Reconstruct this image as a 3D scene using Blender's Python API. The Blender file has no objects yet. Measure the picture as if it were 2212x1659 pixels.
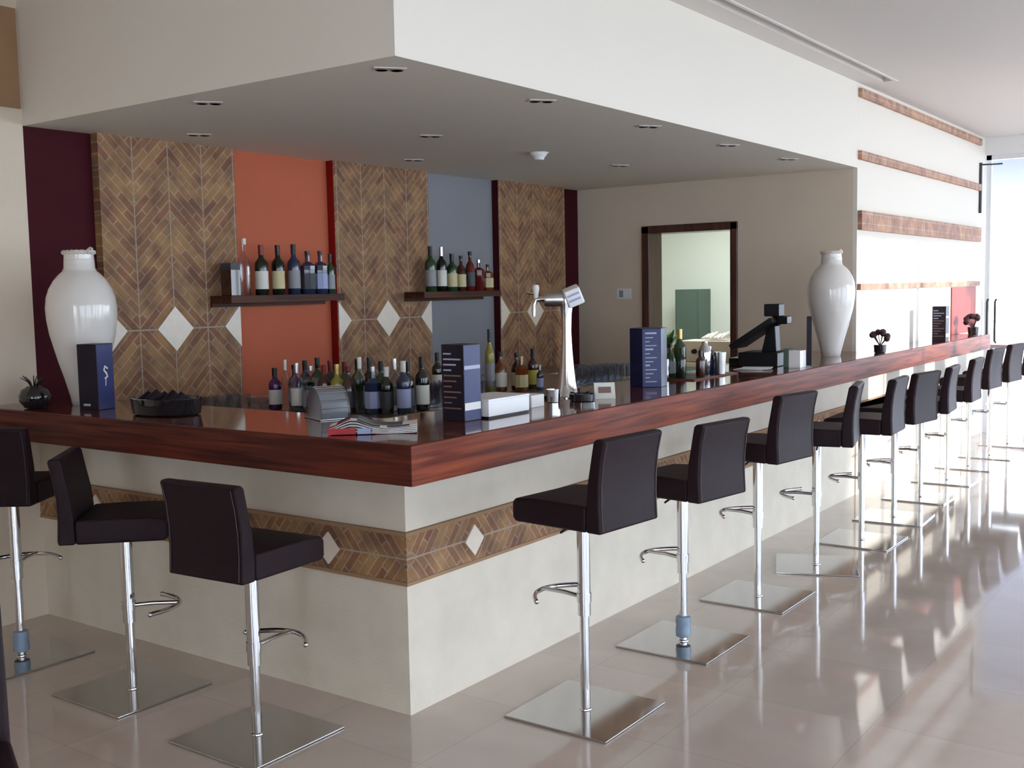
import bpy, bmesh, math, random
from mathutils import Vector, Matrix
PI=math.pi; R=math.radians
S=bpy.context.scene; C=S.collection
random.seed(7)
# ------------------------------------------------------------------ materials
MATS={}
def nt(name):
    m=bpy.data.materials.new(name); m.use_nodes=True
    n=m.node_tree; b=n.nodes['Principled BSDF']; MATS[name]=m
    return m,n,b
def mat(name,col,rough=.5,metal=0,coat=0,trans=0,ior=1.45,emit=None,estr=0,spec=.5,bump=0,bscale=60,var=0,vscale=3):
    m,n,b=nt(name)
    b.inputs['Base Color'].default_value=(*col,1); b.inputs['Roughness'].default_value=rough
    b.inputs['Metallic'].default_value=metal; b.inputs['Coat Weight'].default_value=coat
    b.inputs['Coat Roughness'].default_value=.08
    b.inputs['Transmission Weight'].default_value=trans; b.inputs['IOR'].default_value=ior
    b.inputs['Specular IOR Level'].default_value=spec
    if emit: b.inputs['Emission Color'].default_value=(*emit,1); b.inputs['Emission Strength'].default_value=estr
    tc=n.nodes.new('ShaderNodeTexCoord')
    if var:
        no=n.nodes.new('ShaderNodeTexNoise'); no.inputs['Scale'].default_value=vscale; no.inputs['Detail'].default_value=5
        n.links.new(tc.outputs['Object'],no.inputs['Vector'])
        r=n.nodes.new('ShaderNodeValToRGB'); r.color_ramp.elements[0].position=.3; r.color_ramp.elements[1].position=.7
        r.color_ramp.elements[0].color=(*[c*(1-var) for c in col],1); r.color_ramp.elements[1].color=(*[min(1,c*(1+var)) for c in col],1)
        n.links.new(no.outputs['Fac'],r.inputs['Fac']); n.links.new(r.outputs['Color'],b.inputs['Base Color'])
    if bump:
        no=n.nodes.new('ShaderNodeTexNoise'); no.inputs['Scale'].default_value=bscale; no.inputs['Detail'].default_value=3
        n.links.new(tc.outputs['Object'],no.inputs['Vector'])
        bp=n.nodes.new('ShaderNodeBump'); bp.inputs['Strength'].default_value=bump; bp.inputs['Distance'].default_value=.004
        n.links.new(no.outputs['Fac'],bp.inputs['Height']); n.links.new(bp.outputs['Normal'],b.inputs['Normal'])
    return m
def mth(n,op,a,b=None,c=None):
    x=n.nodes.new('ShaderNodeMath'); x.operation=op
    for i,v in enumerate((a,b,c)):
        if v is None: continue
        if isinstance(v,(int,float)): x.inputs[i].default_value=v
        else: n.links.new(v,x.inputs[i])
    return x.outputs[0]
def wood(name,axis,c1=(.055,.012,.007),c2=(.17,.042,.02),rough=.1,coat=.35,spec=.5):
    m,n,b=nt(name)
    tc=n.nodes.new('ShaderNodeTexCoord'); mp=n.nodes.new('ShaderNodeMapping')
    sc=[26,26,26]; sc[axis]=1.1; mp.inputs['Scale'].default_value=sc
    n.links.new(tc.outputs['Object'],mp.inputs['Vector'])
    no=n.nodes.new('ShaderNodeTexNoise'); no.inputs['Scale'].default_value=1.6; no.inputs['Detail'].default_value=7; no.inputs['Distortion'].default_value=.6
    n.links.new(mp.outputs[0],no.inputs['Vector'])
    r=n.nodes.new('ShaderNodeValToRGB'); e=r.color_ramp.elements
    e[0].position=.33; e[0].color=(*c1,1); e[1].position=.68; e[1].color=(*c2,1)
    n.links.new(no.outputs['Fac'],r.inputs['Fac']); n.links.new(r.outputs['Color'],b.inputs['Base Color'])
    b.inputs['Roughness'].default_value=rough; b.inputs['Specular IOR Level'].default_value=spec
    b.inputs['Coat Weight'].default_value=coat; b.inputs['Coat Roughness'].default_value=.05
    return m
def glassy(name,col=(1,1,1),gl=.12,rough=.02,tint=1):
    # thin clear glass: straight-through transparency plus mirror reflection by facing angle
    m=bpy.data.materials.new(name); m.use_nodes=True; n=m.node_tree; MATS[name]=m
    n.nodes.clear(); o=n.nodes.new('ShaderNodeOutputMaterial'); t=n.nodes.new('ShaderNodeBsdfTransparent'); g=n.nodes.new('ShaderNodeBsdfGlossy')
    t.inputs['Color'].default_value=(*[c*tint for c in col],1); g.inputs['Roughness'].default_value=rough
    f=n.nodes.new('ShaderNodeLayerWeight'); f.inputs['Blend'].default_value=gl
    mx=n.nodes.new('ShaderNodeMixShader'); n.links.new(f.outputs['Facing'],mx.inputs[0]); n.links.new(t.outputs[0],mx.inputs[1]); n.links.new(g.outputs[0],mx.inputs[2])
    n.links.new(mx.outputs[0],o.inputs[0]); return m
def brick(name,axis,seam,half,mirror,row,length,tan=1.15,hzaxis=2,horizontal=False):
    """Slim bricks laid in chevrons. axis: running axis of the panel, seams every `half`; mirrored about height `mirror`.
       horizontal=True lays the chevrons pointing sideways (frieze)."""
    m,n,b=nt(name)
    g=n.nodes.new('ShaderNodeTexCoord'); s=n.nodes.new('ShaderNodeSeparateXYZ'); n.links.new(g.outputs['Object'],s.inputs[0])
    u=s.outputs[axis]; z=s.outputs[2]
    if not horizontal:
        a=mth(n,'PINGPONG',mth(n,'SUBTRACT',u,seam),half)
        v=mth(n,'ABSOLUTE',mth(n,'SUBTRACT',z,mirror))
    else:
        a=mth(n,'ABSOLUTE',mth(n,'SUBTRACT',z,mirror))
        v=mth(n,'PINGPONG',mth(n,'SUBTRACT',u,seam),half)
    th=math.atan(tan); c,sn=math.cos(th),math.sin(th)
    q=mth(n,'ADD',mth(n,'MULTIPLY',v,c),mth(n,'MULTIPLY',a,sn))
    p=mth(n,'SUBTRACT',mth(n,'MULTIPLY',a,c),mth(n,'MULTIPLY',v,sn))
    cb=n.nodes.new('ShaderNodeCombineXYZ'); n.links.new(p,cb.inputs[0]); n.links.new(q,cb.inputs[1])
    bt=n.nodes.new('ShaderNodeTexBrick'); n.links.new(cb.outputs[0],bt.inputs['Vector'])
    bt.inputs['Scale'].default_value=1; bt.inputs['Brick Width'].default_value=length; bt.inputs['Row Height'].default_value=row
    bt.inputs['Mortar Size'].default_value=.0048; bt.inputs['Mortar Smooth'].default_value=.3; bt.inputs['Bias'].default_value=0
    bt.inputs['Color1'].default_value=(.235,.11,.062,1); bt.inputs['Color2'].default_value=(.33,.20,.095,1); bt.inputs['Mortar'].default_value=(.36,.27,.21,1)
    no=n.nodes.new('ShaderNodeTexNoise'); no.inputs['Scale'].default_value=9; no.inputs['Detail'].default_value=4; n.links.new(g.outputs['Object'],no.inputs['Vector'])
    rp=n.nodes.new('ShaderNodeValToRGB'); rp.color_ramp.elements[0].position=.35; rp.color_ramp.elements[0].color=(.66,.58,.58,1); rp.color_ramp.elements[1].position=.68; rp.color_ramp.elements[1].color=(1.22,1.12,.92,1)
    n.links.new(no.outputs['Fac'],rp.inputs['Fac'])
    mx=n.nodes.new('ShaderNodeMix'); mx.data_type='RGBA'; mx.blend_type='MULTIPLY'; mx.inputs[0].default_value=1
    n.links.new(bt.outputs['Color'],mx.inputs[6]); n.links.new(rp.outputs['Color'],mx.inputs[7])
    # seam lines of mortar where the columns meet
    e1=mth(n,'LESS_THAN',a,.0035)
    if not horizontal:
        e2=mth(n,'GREATER_THAN',a,half-.0035); e3=mth(n,'LESS_THAN',v,.0045)
        e=mth(n,'MAXIMUM',mth(n,'MAXIMUM',e1,e2),e3)
    else: e=e1
    m2=n.nodes.new('ShaderNodeMix'); m2.data_type='RGBA'; n.links.new(e,m2.inputs[0]); n.links.new(mx.outputs[2],m2.inputs[6]); m2.inputs[7].default_value=(.38,.29,.22,1)
    n.links.new(m2.outputs[2],b.inputs['Base Color']); b.inputs['Roughness'].default_value=.75
    bp=n.nodes.new('ShaderNodeBump'); bp.inputs['Strength'].default_value=.6; bp.inputs['Distance'].default_value=.004; bp.invert=True
    n.links.new(mth(n,'MAXIMUM',bt.outputs['Fac'],e),bp.inputs['Height']); n.links.new(bp.outputs['Normal'],b.inputs['Normal'])
    return m
def marble(name):
    m,n,b=nt(name)
    g=n.nodes.new('ShaderNodeTexCoord')
    no=n.nodes.new('ShaderNodeTexNoise'); no.inputs['Scale'].default_value=1.7; no.inputs['Detail'].default_value=9; no.inputs['Distortion'].default_value=.8
    n.links.new(g.outputs['Object'],no.inputs['Vector'])
    r=n.nodes.new('ShaderNodeValToRGB'); e=r.color_ramp.elements; e[0].position=.3; e[0].color=(.53,.44,.385,1); e[1].position=.7; e[1].color=(.62,.53,.465,1)
    n.links.new(no.outputs['Fac'],r.inputs['Fac'])
    bt=n.nodes.new('ShaderNodeTexBrick'); bt.offset=0; n.links.new(g.outputs['Object'],bt.inputs['Vector'])
    bt.inputs['Scale'].default_value=1; bt.inputs['Brick Width'].default_value=.6; bt.inputs['Row Height'].default_value=.6; bt.inputs['Mortar Size'].default_value=.0015
    bt.inputs['Color1'].default_value=(1,1,1,1); bt.inputs['Color2'].default_value=(.93,.92,.91,1); bt.inputs['Mortar'].default_value=(.78,.75,.72,1)
    mx=n.nodes.new('ShaderNodeMix'); mx.data_type='RGBA'; mx.blend_type='MULTIPLY'; mx.inputs[0].default_value=1
    n.links.new(r.outputs['Color'],mx.inputs[6]); n.links.new(bt.outputs['Color'],mx.inputs[7]); n.links.new(mx.outputs[2],b.inputs['Base Color'])
    b.inputs['Roughness'].default_value=.06; b.inputs['Specular IOR Level'].default_value=.85
    return m
WALLC=(.70,.59,.47)
mat('plaster',WALLC,.85,bump=.15,bscale=40,var=.02)
mat('bulkhead_white',(.78,.725,.645),.8,bump=.1,bscale=30)
mat('ceiling_white',(.72,.67,.63),.85)
mat('base_stucco',(.73,.66,.55),.55,bump=.35,bscale=90,var=.05,vscale=6)
mat('maroon',(.055,.008,.013),.7,var=.05,spec=.12)
mat('orange',(.52,.135,.072),.7,spec=.15,var=.03)
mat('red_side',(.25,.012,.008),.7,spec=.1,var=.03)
mat('bluegrey',(.25,.25,.275),.7,spec=.2,var=.03)
mat('tanpanel',(.34,.20,.105),.7,var=.1)
mat('redpaint',(.30,.042,.028),.6,var=.04)
marble('marble')
wood('wood_y',1); wood('wood_x',0); wood('shelf_wood',1,(.035,.012,.008),(.09,.032,.018),.5,0,.2); wood('edge_y_lit',1,rough=.42,coat=0,spec=.15,c1=(.085,.015,.009),c2=(.30,.07,.032)); wood('edge_x_shaded',0,rough=.42,coat=0,spec=.15,c1=(.035,.007,.006),c2=(.15,.033,.020)); wood('frame_wood',2,(.04,.012,.008),(.10,.032,.02),.35)  # one edge wood in two copies: lit long side, short side with shade painted in
brick('brick_one',1,1.145,.232,1.46,.043,.17,1.0)
brick('brick_two',1,2.94,.232,1.46,.043,.17,1.0)
brick('brick_three',1,4.768,.232,1.46,.043,.17,1.0)
brick('frieze_y',1,.72,.4,.622,.036,.15,.8,horizontal=True)
brick('frieze_x',0,-.72,.4,.622,.036,.15,.8,horizontal=True)
brick('band_brick',1,.05,.20,0,.075,.07,0.0)
_b=[x for x in MATS['band_brick'].node_tree.nodes if x.type=='TEX_BRICK'][0]; _b.inputs['Color1'].default_value=(.42,.22,.17,1); _b.inputs['Color2'].default_value=(.50,.31,.23,1); _b.inputs['Mortar'].default_value=(.55,.45,.38,1)
mat('tile',(.78,.69,.58),.35,var=.04,vscale=20)
mat('leather',(.016,.007,.010),.52,spec=.2,bump=.25,bscale=260,var=.1,vscale=8)
mat('stitch',(.07,.045,.05),.5)
mat('chrome',(.62,.62,.64),.09,metal=1)
mat('plate_steel',(.52,.51,.51),.10,metal=1)
mat('brushed',(.55,.54,.52),.3,metal=1)
mat('black_plastic',(.010,.010,.012),.4,spec=.25)
mat('foil',(.22,.30,.40),.25,coat=.5)
mat('porcelain',(.74,.70,.66),.12,coat=.6)
mat('rope',(.66,.60,.55),.6)
mat('navy',(.010,.014,.055),.35,coat=.1,spec=.3)
mat('navyface',(.020,.028,.12),.35,coat=.1,spec=.3)
mat('darkface',(.014,.010,.018),.4,spec=.2)
mat('paper',(.80,.78,.76),.7); mat('papergrey',(.45,.40,.40),.7); mat('paperred',(.45,.03,.04),.6); mat('ink',(.05,.045,.05),.7)
mat('print_pale',(.42,.42,.55),.6); mat('print_dim',(.20,.11,.09),.6)
mat('boxwhite',(.86,.85,.86),.45,coat=.2)
mat('black_gloss',(.01,.009,.012),.08,coat=.6)
mat('g_wine',(.012,.016,.010),.06,spec=.8); mat('g_green',(.02,.055,.018),.06,spec=.8); mat('g_amber',(.17,.045,.012),.06,spec=.8)
mat('g_red',(.12,.012,.012),.06,spec=.8); mat('g_blue',(.02,.03,.07),.06,spec=.8); mat('g_brown',(.05,.016,.010),.06,spec=.8); mat('g_purple',(.06,.01,.08),.1)
mat('g_yellow',(.30,.26,.05),.08)
glassy('g_clear',(.93,.95,.98),.35); glassy('g_pane',(.97,.99,1),.12); glassy('g_acryl',(.85,.90,.95),.45,.08)
mat('l_white',(.72,.70,.64),.6); mat('l_cream',(.60,.52,.30),.6); mat('l_yellow',(.60,.50,.10),.6); mat('l_dark',(.05,.05,.06),.5); mat('l_blue',(.35,.40,.62),.5); mat('l_grey',(.28,.28,.30),.5)
mat('c_red',(.20,.015,.012),.4); mat('c_black',(.012,.01,.01),.4); mat('c_gold',(.55,.38,.12),.3,metal=.6); mat('c_white',(.75,.73,.70),.5); mat('c_silver',(.6,.6,.62),.25,metal=1)
mat('steel',(.45,.44,.42),.28,metal=1)
mat('mint',(.74,.79,.745),.7); mat('green_door',(.09,.14,.115),.5); mat('leaf',(.05,.12,.035),.5,var=.3,vscale=20); mat('petal',(.045,.012,.016),.6)
mat('lamp',(1,1,1),.5,emit=(.93,1,.95),estr=42.0)
mat('terrace',(.72,.72,.70),.6); mat('whitepaint',(.8,.8,.8),.5); mat('duskblue',(.26,.28,.38),.6)
mat('alu',(.75,.76,.78),.4,metal=.3); mat('darkhandle',(.04,.05,.055),.4); mat('table_brown',(.14,.055,.04),.4)
mat('olive',(.30,.21,.06),.4); mat('redmat',(.25,.04,.02),.5)
mat('reflector',(.35,.33,.32),.25,metal=.8)
M=MATS
# ------------------------------------------------------------------ mesh helpers
class MB:
    def __init__(s): s.bm=bmesh.new(); s.mi=0
    def _add(s,vs,fs,smooth=False):
        v=[s.bm.verts.new(p) for p in vs]
        for f in fs:
            try:
                q=s.bm.faces.new([v[i] for i in f]); q.material_index=s.mi; q.smooth=smooth
            except ValueError: pass
        return s
    def box(s,x0,x1,y0,y1,z0,z1,mtx=None):
        vs=[Vector(p) for p in [(x0,y0,z0),(x1,y0,z0),(x1,y1,z0),(x0,y1,z0),(x0,y0,z1),(x1,y0,z1),(x1,y1,z1),(x0,y1,z1)]]
        if mtx: vs=[mtx@v for v in vs]
        return s._add(vs,[(3,2,1,0),(4,5,6,7),(0,1,5,4),(1,2,6,5),(2,3,7,6),(3,0,4,7)])
    def prism(s,pts,a,b,axis='y',mtx=None):
        def P(u,v,w): return Vector({'y':(u,w,v),'x':(w,u,v),'z':(u,v,w)}[axis])
        n=len(pts); vs=[P(u,v,a) for u,v in pts]+[P(u,v,b) for u,v in pts]
        if mtx: vs=[mtx@v for v in vs]
        s._add(vs,[tuple(range(n))[::-1],tuple(range(n,2*n))]+[(i,(i+1)%n,(i+1)%n+n,i+n) for i in range(n)])
        bmesh.ops.recalc_face_normals(s.bm,faces=s.bm.faces[:]); return s
    def lathe(s,prof,seg=24,cx=0,cy=0,mtx=None,sx=1,sy=1):
        vs=[];n=len(prof)
        for r,z in prof:
            for k in range(seg):
                a=2*PI*k/seg; vs.append(Vector((cx+r*math.cos(a)*sx,cy+r*math.sin(a)*sy,z)))
        if mtx: vs=[mtx@v for v in vs]
        fs=[(i*seg+k,i*seg+(k+1)%seg,(i+1)*seg+(k+1)%seg,(i+1)*seg+k) for i in range(n-1) for k in range(seg)]
        fs+=[tuple(range(seg))[::-1],tuple((n-1)*seg+k for k in range(seg))]
        return s._add(vs,fs,True)
    def cyl(s,r,z0,z1,seg=20,cx=0,cy=0,mtx=None):
        s.lathe([(r,z0),(r,z1)],seg,cx,cy,mtx); 
        return s
    def tube(s,path,r,seg=10,closed=False):
        P=[Vector(p) for p in path]; n=len(P); rings=[]; up=None
        rr=r if isinstance(r,(list,tuple)) else [r]*n
        for i in range(n):
            if closed: t=(P[(i+1)%n]-P[i-1]).normalized()
            else: t=(P[min(i+1,n-1)]-P[max(i-1,0)]).normalized()
            if up is None: up=Vector((0,0,1)) if abs(t.z)<.9 else Vector((1,0,0))
            a=t.cross(up).normalized(); b=a.cross(t).normalized(); up=b
            rings.append([P[i]+(a*math.cos(2*PI*k/seg)+b*math.sin(2*PI*k/seg))*rr[i] for k in range(seg)])
        vs=[v for q in rings for v in q]; m=n if closed else n-1
        fs=[(i*seg+k,i*seg+(k+1)%seg,((i+1)%n)*seg+(k+1)%seg,((i+1)%n)*seg+k) for i in range(m) for k in range(seg)]
        if not closed: fs+=[tuple(range(seg))[::-1],tuple((n-1)*seg+k for k in range(seg))]
        return s._add(vs,fs,True)
    def sphere(s,c,r,seg=16,sz=1):
        prof=[(max(1e-4,r*math.sin(PI*i/10)),c[2]-r*sz*math.cos(PI*i/10)) for i in range(11)]
        return s.lathe(prof,seg,c[0],c[1])
    def build(s,name,m,parent=None,bevel=0,seg=2,auto=False):
        bmesh.ops.recalc_face_normals(s.bm,faces=s.bm.faces[:])
        me=bpy.data.meshes.new(name); s.bm.to_mesh(me); s.bm.free()
        o=bpy.data.objects.new(name,me); C.objects.link(o)
        for q in (m if isinstance(m,(list,tuple)) else [m]): me.materials.append(M[q])
        if parent: o.parent=parent
        if bevel:
            b=o.modifiers.new('Bevel','BEVEL'); b.width=bevel; b.segments=seg; b.limit_method='ANGLE'; b.angle_limit=R(40)
            for f in me.polygons: f.use_smooth=True
            w=o.modifiers.new('WN','WEIGHTED_NORMAL'); w.keep_sharp=True
        else:
            for e in me.edges: pass
            if any(f.use_smooth for f in me.polygons): me.set_sharp_from_angle(angle=R(40))
        return o
def tag(o,label=None,cat=None,group=None,kind=None):
    if label: o['label']=label
    if cat: o['category']=cat
    if group: o['group']=group
    if kind: o['kind']=kind
    return o
def thing(name,label,cat,loc=(0,0,0),rz=0,group=None):
    o=bpy.data.objects.new(name,None); C.objects.link(o); o.location=loc; o.rotation_euler=(0,0,rz); o.empty_display_size=.1
    return tag(o,label,cat,group)
KIDS={}
def dup(o,parent=None):
    c=o.copy(); C.objects.link(c)
    if parent is not None: c.parent=parent
    for ch in [x for x in KIDS.get(o.name,o.children)]: dup(ch,c)
    return c
def struct(name,mb,m,bevel=0,label=None):
    o=mb.build(name,m,bevel=bevel); o['kind']='structure'
    if label: o['label']=label
    return o
# ------------------------------------------------------------------ dimensions
D=-2.821; BX=-.31; BY=.325; LY=5.555; ZB=2.517; ZC=3.15; H=1.12; T=.141
XW=4.6; YN=-7.0; YE=9.7
# ------------------------------------------------------------------ room shell
struct('floor',MB().box(-4.6,XW+.2,YN-.2,YE+.25,-.12,0),'marble')
mb=MB()     # ceiling with a slot running beside the bulkhead
mb.box(D-.2,-.155,YN-.2,YE+.2,ZC,ZC+.08); mb.box(-.155,-.07,5.66,YE+.2,ZC,ZC+.08); mb.box(-.07,XW+.2,YN-.2,YE+.2,ZC,ZC+.08)
mb.box(-.25,.02,YN,5.75,ZC+.08,ZC+.14)
struct('ceiling',mb,'ceiling_white')
struct('trim_1',MB().box(-.07,-.05,YN,5.68,ZC-.008,ZC),'ceiling_white')
struct('wall_bulkhead',MB().box(D,BX,BY,LY,ZB,ZC),'bulkhead_white')
mb=MB(); mb.box(D-.2,D,YN,BY,0,ZC)
struct('wall_left',mb,'plaster')
mb=MB(); names=['maroon','brick_back','orange','plaster','bluegrey']
segs=[(BY,.705,0),(.705,1.62,3),(1.62,2.45,2),(2.45,3.416,3),(3.416,4.28,4),(4.28,5.25,3),(5.25,LY,0)]
for a,b,k in segs: mb.mi=k; mb.box(D-.2,D,a,b,0,ZB)
o=mb.build('wall_back',['maroon','plaster','orange','plaster','bluegrey']); o['kind']='structure'
mb=MB(); mb.box(-4.6,-2.14,LY,LY+.2,0,ZC); mb.box(-1.305,BX-.03,LY,LY+.2,0,ZC); mb.box(-2.14,-1.305,LY,LY+.2,2.15,ZC)
struct('wall_end',mb,'plaster')
mb=MB(); mb.box(BX-.03,BX,LY+.0005,LY+.2,0,ZC); mb.box(BX-.2,BX,LY+.2,YE,0,ZC); struct('wall_right',mb,'bulkhead_white')
mb=MB(); mb.box(D-.2,2.2,YN-.2,YN,0,ZC); mb.box(4.4,XW+.2,YN-.2,YN,0,ZC); mb.box(2.2,4.4,YN-.2,YN,2.85,ZC); struct('wall_front',mb,'plaster')
fr=MB(); a,b=2.2,4.4  # window behind the camera, added to light the counter's short side
for x in (a+.03,(a+b)/2,b-.03): fr.box(x-.03,x+.03,YN-.13,YN-.07,0,2.85)
fr.box(a,b,YN-.13,YN-.07,2.79,2.85); fr.box(a,b,YN-.13,YN-.07,0,.06)
w=struct('window_8',fr,'alu'); MB().box(a+.06,b-.06,YN-.103,YN-.097,.06,2.79).build('pane','g_pane',w)
mb=MB(); mb.box(XW,XW+.2,YN,-5.2,0,ZC); mb.box(XW,XW+.2,-5.2,YE,2.85,ZC)
for y in (-2.35,.4,3.0,5.6): mb.box(XW,XW+.2,y-.15,y+.15,0,2.85)
mb.box(XW,XW+.2,YE+.05,YE+.2,0,ZC)
struct('wall_side',mb,'plaster')
for i,(a,b) in enumerate([(-2.2,.25),(.55,2.85),(3.15,5.45),(5.75,7.72),(7.72,9.69),(-5.2,-2.5)]):  # last bay, out of view, added so light rakes the short face
    fr=MB(); 
    for y in (a+.03,(a+b)/2,b-.03): fr.box(XW+.07,XW+.13,y-.03,y+.03,0,2.85)
    fr.box(XW+.07,XW+.13,a,b,2.79,2.85); fr.box(XW+.07,XW+.13,a,b,0,.06)
    w=struct('window_%d'%(i+1 if i<5 else i+2),fr,'alu')
    p=MB().box(XW+.095,XW+.101,a+.06,b-.06,.06,2.79).build('pane','g_pane',w)
# glazed end of the room
struct('wall_header',MB().box(BX,XW,YE,YE+.15,2.97,ZC),'whitepaint')
fr=MB()
for x in (BX+.03,.62,1.75,2.9,4.0): fr.box(x-.025,x+.025,YE+.04,YE+.1,0,2.97)
fr.box(BX,XW,YE+.04,YE+.1,2.92,2.97)
w=struct('window_6',fr,'alu')
MB().box(.645,XW,YE+.065,YE+.071,0,2.92).build('pane','g_pane',w)
mb=MB(); mb.tube([(BX+.05,YE+.02,.98),(BX+.05,YE-.03,1.0),(BX+.05,YE-.03,1.42),(BX+.05,YE+.02,1.44)],.012); mb.tube([(BX+.13,YE+.02,.98),(BX+.13,YE-.03,1.0),(BX+.13,YE-.03,1.42),(BX+.13,YE+.02,1.44)],.012)
mb.build('door_handle','darkhandle',w)
# back room behind the doorway
mb=MB(); mb.box(-4.6,BX-.2,8.7,8.9,0,ZC); mb.box(-4.8,-4.6,LY+.2,8.9,0,ZC)
struct('wall_kitchen',mb,'mint')
struct('ceiling.001',MB().box(-4.6,BX-.2,LY+.2,8.7,2.75,2.85),'whitepaint')
fr=MB(); fr.box(-2.165,-2.095,LY-.02,LY+.22,0,2.16); fr.box(-1.345,-1.285,LY-.02,LY+.22,0,2.16); fr.box(-2.165,-1.285,LY-.02,LY+.22,2.1,2.165)
struct('door_1',fr,'frame_wood',.004)
# brick columns standing proud of the back wall
def diamond(mb,cy,cz,hw,hh,x0,x1,lo=None,hi=None):
    pts=[(cy-hw,cz),(cy,cz-hh),(cy+hw,cz),(cy,cz+hh)]
    if lo is not None: pts=[(lo,cz-hh),(cy+hw,cz),(lo,cz+hh)]
    if hi is not None: pts=[(cy-hw,cz),(hi,cz-hh),(hi,cz+hh)]
    mb.prism(pts,x0,x1,'x'); return mb
for (a,b,cy,mt,lab) in [(.705,1.62,1.145,'brick_one','brick chevron column left of the orange niche, behind the big left vase'),
                    (2.45,3.416,2.94,'brick_two','brick chevron column between the orange niche and the blue-grey niche'),
                    (4.28,5.25,4.768,'brick_three','brick chevron column furthest right, behind the beer tap')]:
    t=thing('brick_column',lab,'wall panel',(D,(a+b)/2,1.0),0,'chevron brick panels on the back wall')
    off=Vector((D,(a+b)/2,1.0))
    # geometry kept in world coordinates for the brick pattern, child placed back at the origin
    o=MB().box(D,D+.06,a,b,0,ZB).build('brickwork',mt,t); o.location=-off
    o=diamond(MB(),cy,1.46,.122,.127,D+.05,D+.068).build('diamond_tile','tile',t); o.location=-off
    o=diamond(MB(),a,1.46,.122,.127,D+.05,D+.068,lo=a+.002).build('diamond_tile','tile',t); o.location=-off
    o=diamond(MB(),b,1.46,.122,.127,D+.05,D+.068,hi=b-.002).build('diamond_tile','tile',t); o.location=-off
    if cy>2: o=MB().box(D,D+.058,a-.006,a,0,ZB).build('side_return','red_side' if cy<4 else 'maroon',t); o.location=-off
tag(MB().box(D,D+.015,-.9,BY-.012,2.6,3.09).build('wall_board','tanpanel'),'tan brown board high on the cream wall at the upper left','wall board')
# brick bands on the right-hand wall
BL=[('topmost pinkish brick band, just under the ceiling on the bright wall',3.045,3.11,.03),
    ('second brick band from the top on the bright wall, thin and grey-brown',2.58,2.645,.03),
    ('widest brick band on the bright wall, of upright bricks, third from the top',2.05,2.195,.035),
    ('lowest brick band on the bright wall, above the red panel',1.592,1.638,.03)]
for l,a,b,d in BL:
    tag(MB().box(BX,BX+d,LY+.01,9.42,a,b).build('brick_band','band_brick'),l,'brick band','brick bands on the bright wall')
tag(MB().box(BX,BX+.012,8.36,9.33,H,1.585).build('red_panel','redpaint',bevel=.003),'red painted wall panel beneath the lowest brick band at the far end','wall panel')
t=thing('pipe_bracket','thin dark vertical pipe with a side arm on the corner of the bright wall','pipe',(BX+.014,YE-.25,2.35))
MB().tube([(0,0,0),(0,0,.52)],.014,8).build('pipe','darkhandle',t)
MB().tube([(0,0,.5),(.16,.05,.5),(.2,.05,.5)],.008,8).build('side_arm','darkhandle',t)
# ------------------------------------------------------------------ outside
struct('floor.001',MB().box(-30,60,YE+.25,60,-.16,-.04),'terrace'); struct('floor.003',MB().box(-30,XW+.2,-30,YN-.2,-.16,-.04),'terrace'); struct('floor.002',MB().box(XW+.2,60,-30,YE+.25,-.16,-.04),'terrace')
struct('ceiling.002',MB().box(-6,9,YE+.15,17.5,3.02,3.2),'duskblue')
struct('ceiling.003',MB().box(XW+.2,8.2,-8,5.6,2.95,3.2),'ceiling_white')  # unseen overhang, added to keep sun out of the near windows
struct('wall_sunblock',MB().box(24,25,-30,8.0,-.16,6.2),'whitepaint')  # unseen wall, added to stop the low sun short of the near counter
t=thing('terrace_railing','thin metal railing along the far terrace edge beyond the glazing','railing',(-1,18,0))
mb=MB(); 
for z in (1.13,.92,.55): mb.tube([(-6,0,z),(8,0,z)],.018,8)
mb.build('rail','alu',t)
for x in (-5.5,-3.6,-1.7,.2,2.1,4.0): MB().tube([(x,0,-.04),(x,0,1.13)],.02,8).build('post','alu',t)
def table(x,y,lab):
    t=thing('terrace_table',lab,'table',(x,y,-.04),R(70))
    MB().box(-.55,.55,-.35,.35,.74,.79).build('tabletop','table_brown',t,.006)
    for sx in (-.48,.48):
        for sy in (-.28,.28): MB().box(sx-.025,sx+.025,sy-.025,sy+.025,0,.74).build('leg','table_brown',t)
table(-.62,13.9,'dark brown terrace table out beyond the far end of the bar counter')
# ------------------------------------------------------------------ bar counter
ct=thing('bar_counter','long L-shaped bar counter with reddish brown wooden top, cream base and brick chevron band','bar counter',(0,0,0))
mb=MB(); e=.022
mb.mi=0; mb.prism([(-e,e),(-e,8.65),(BX,8.65),(BX,LY),(-.63,LY),(-.63,.57)],H-T,H,'z'); mb.mi=1; mb.prism([(-e,e),(-.63,.57),(D,.57),(D,e)],H-T,H,'z')
mb.build('countertop',['wood_y','wood_x'],ct)
MB().prism([(-e,e),(0,0),(0,8.65),(-e,8.65)],H-T,H,'z').build('edge_board','edge_y_lit',ct,.003)
MB().prism([(-e,e),(0,0),(D,0),(D,e)],H-T,H,'z').build('edge_board','edge_x_shaded',ct,.003)
ov=.314
mb=MB(); mb.box(-.45,-ov,ov,LY,0,H-T); mb.box(BX,-ov+.012,LY,8.6,0,H-T); mb.box(D,-.45,ov,.45,0,H-T)
mb.build('base','base_stucco',ct)
mb=MB(); mb.mi=0; mb.box(-ov,-ov+.012,ov-.012,8.58,.523,.72); mb.mi=1; mb.box(D,-ov,ov-.012,ov,.523,.72)
mb.build('brick_frieze',['frieze_y','frieze_x'],ct)
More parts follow.
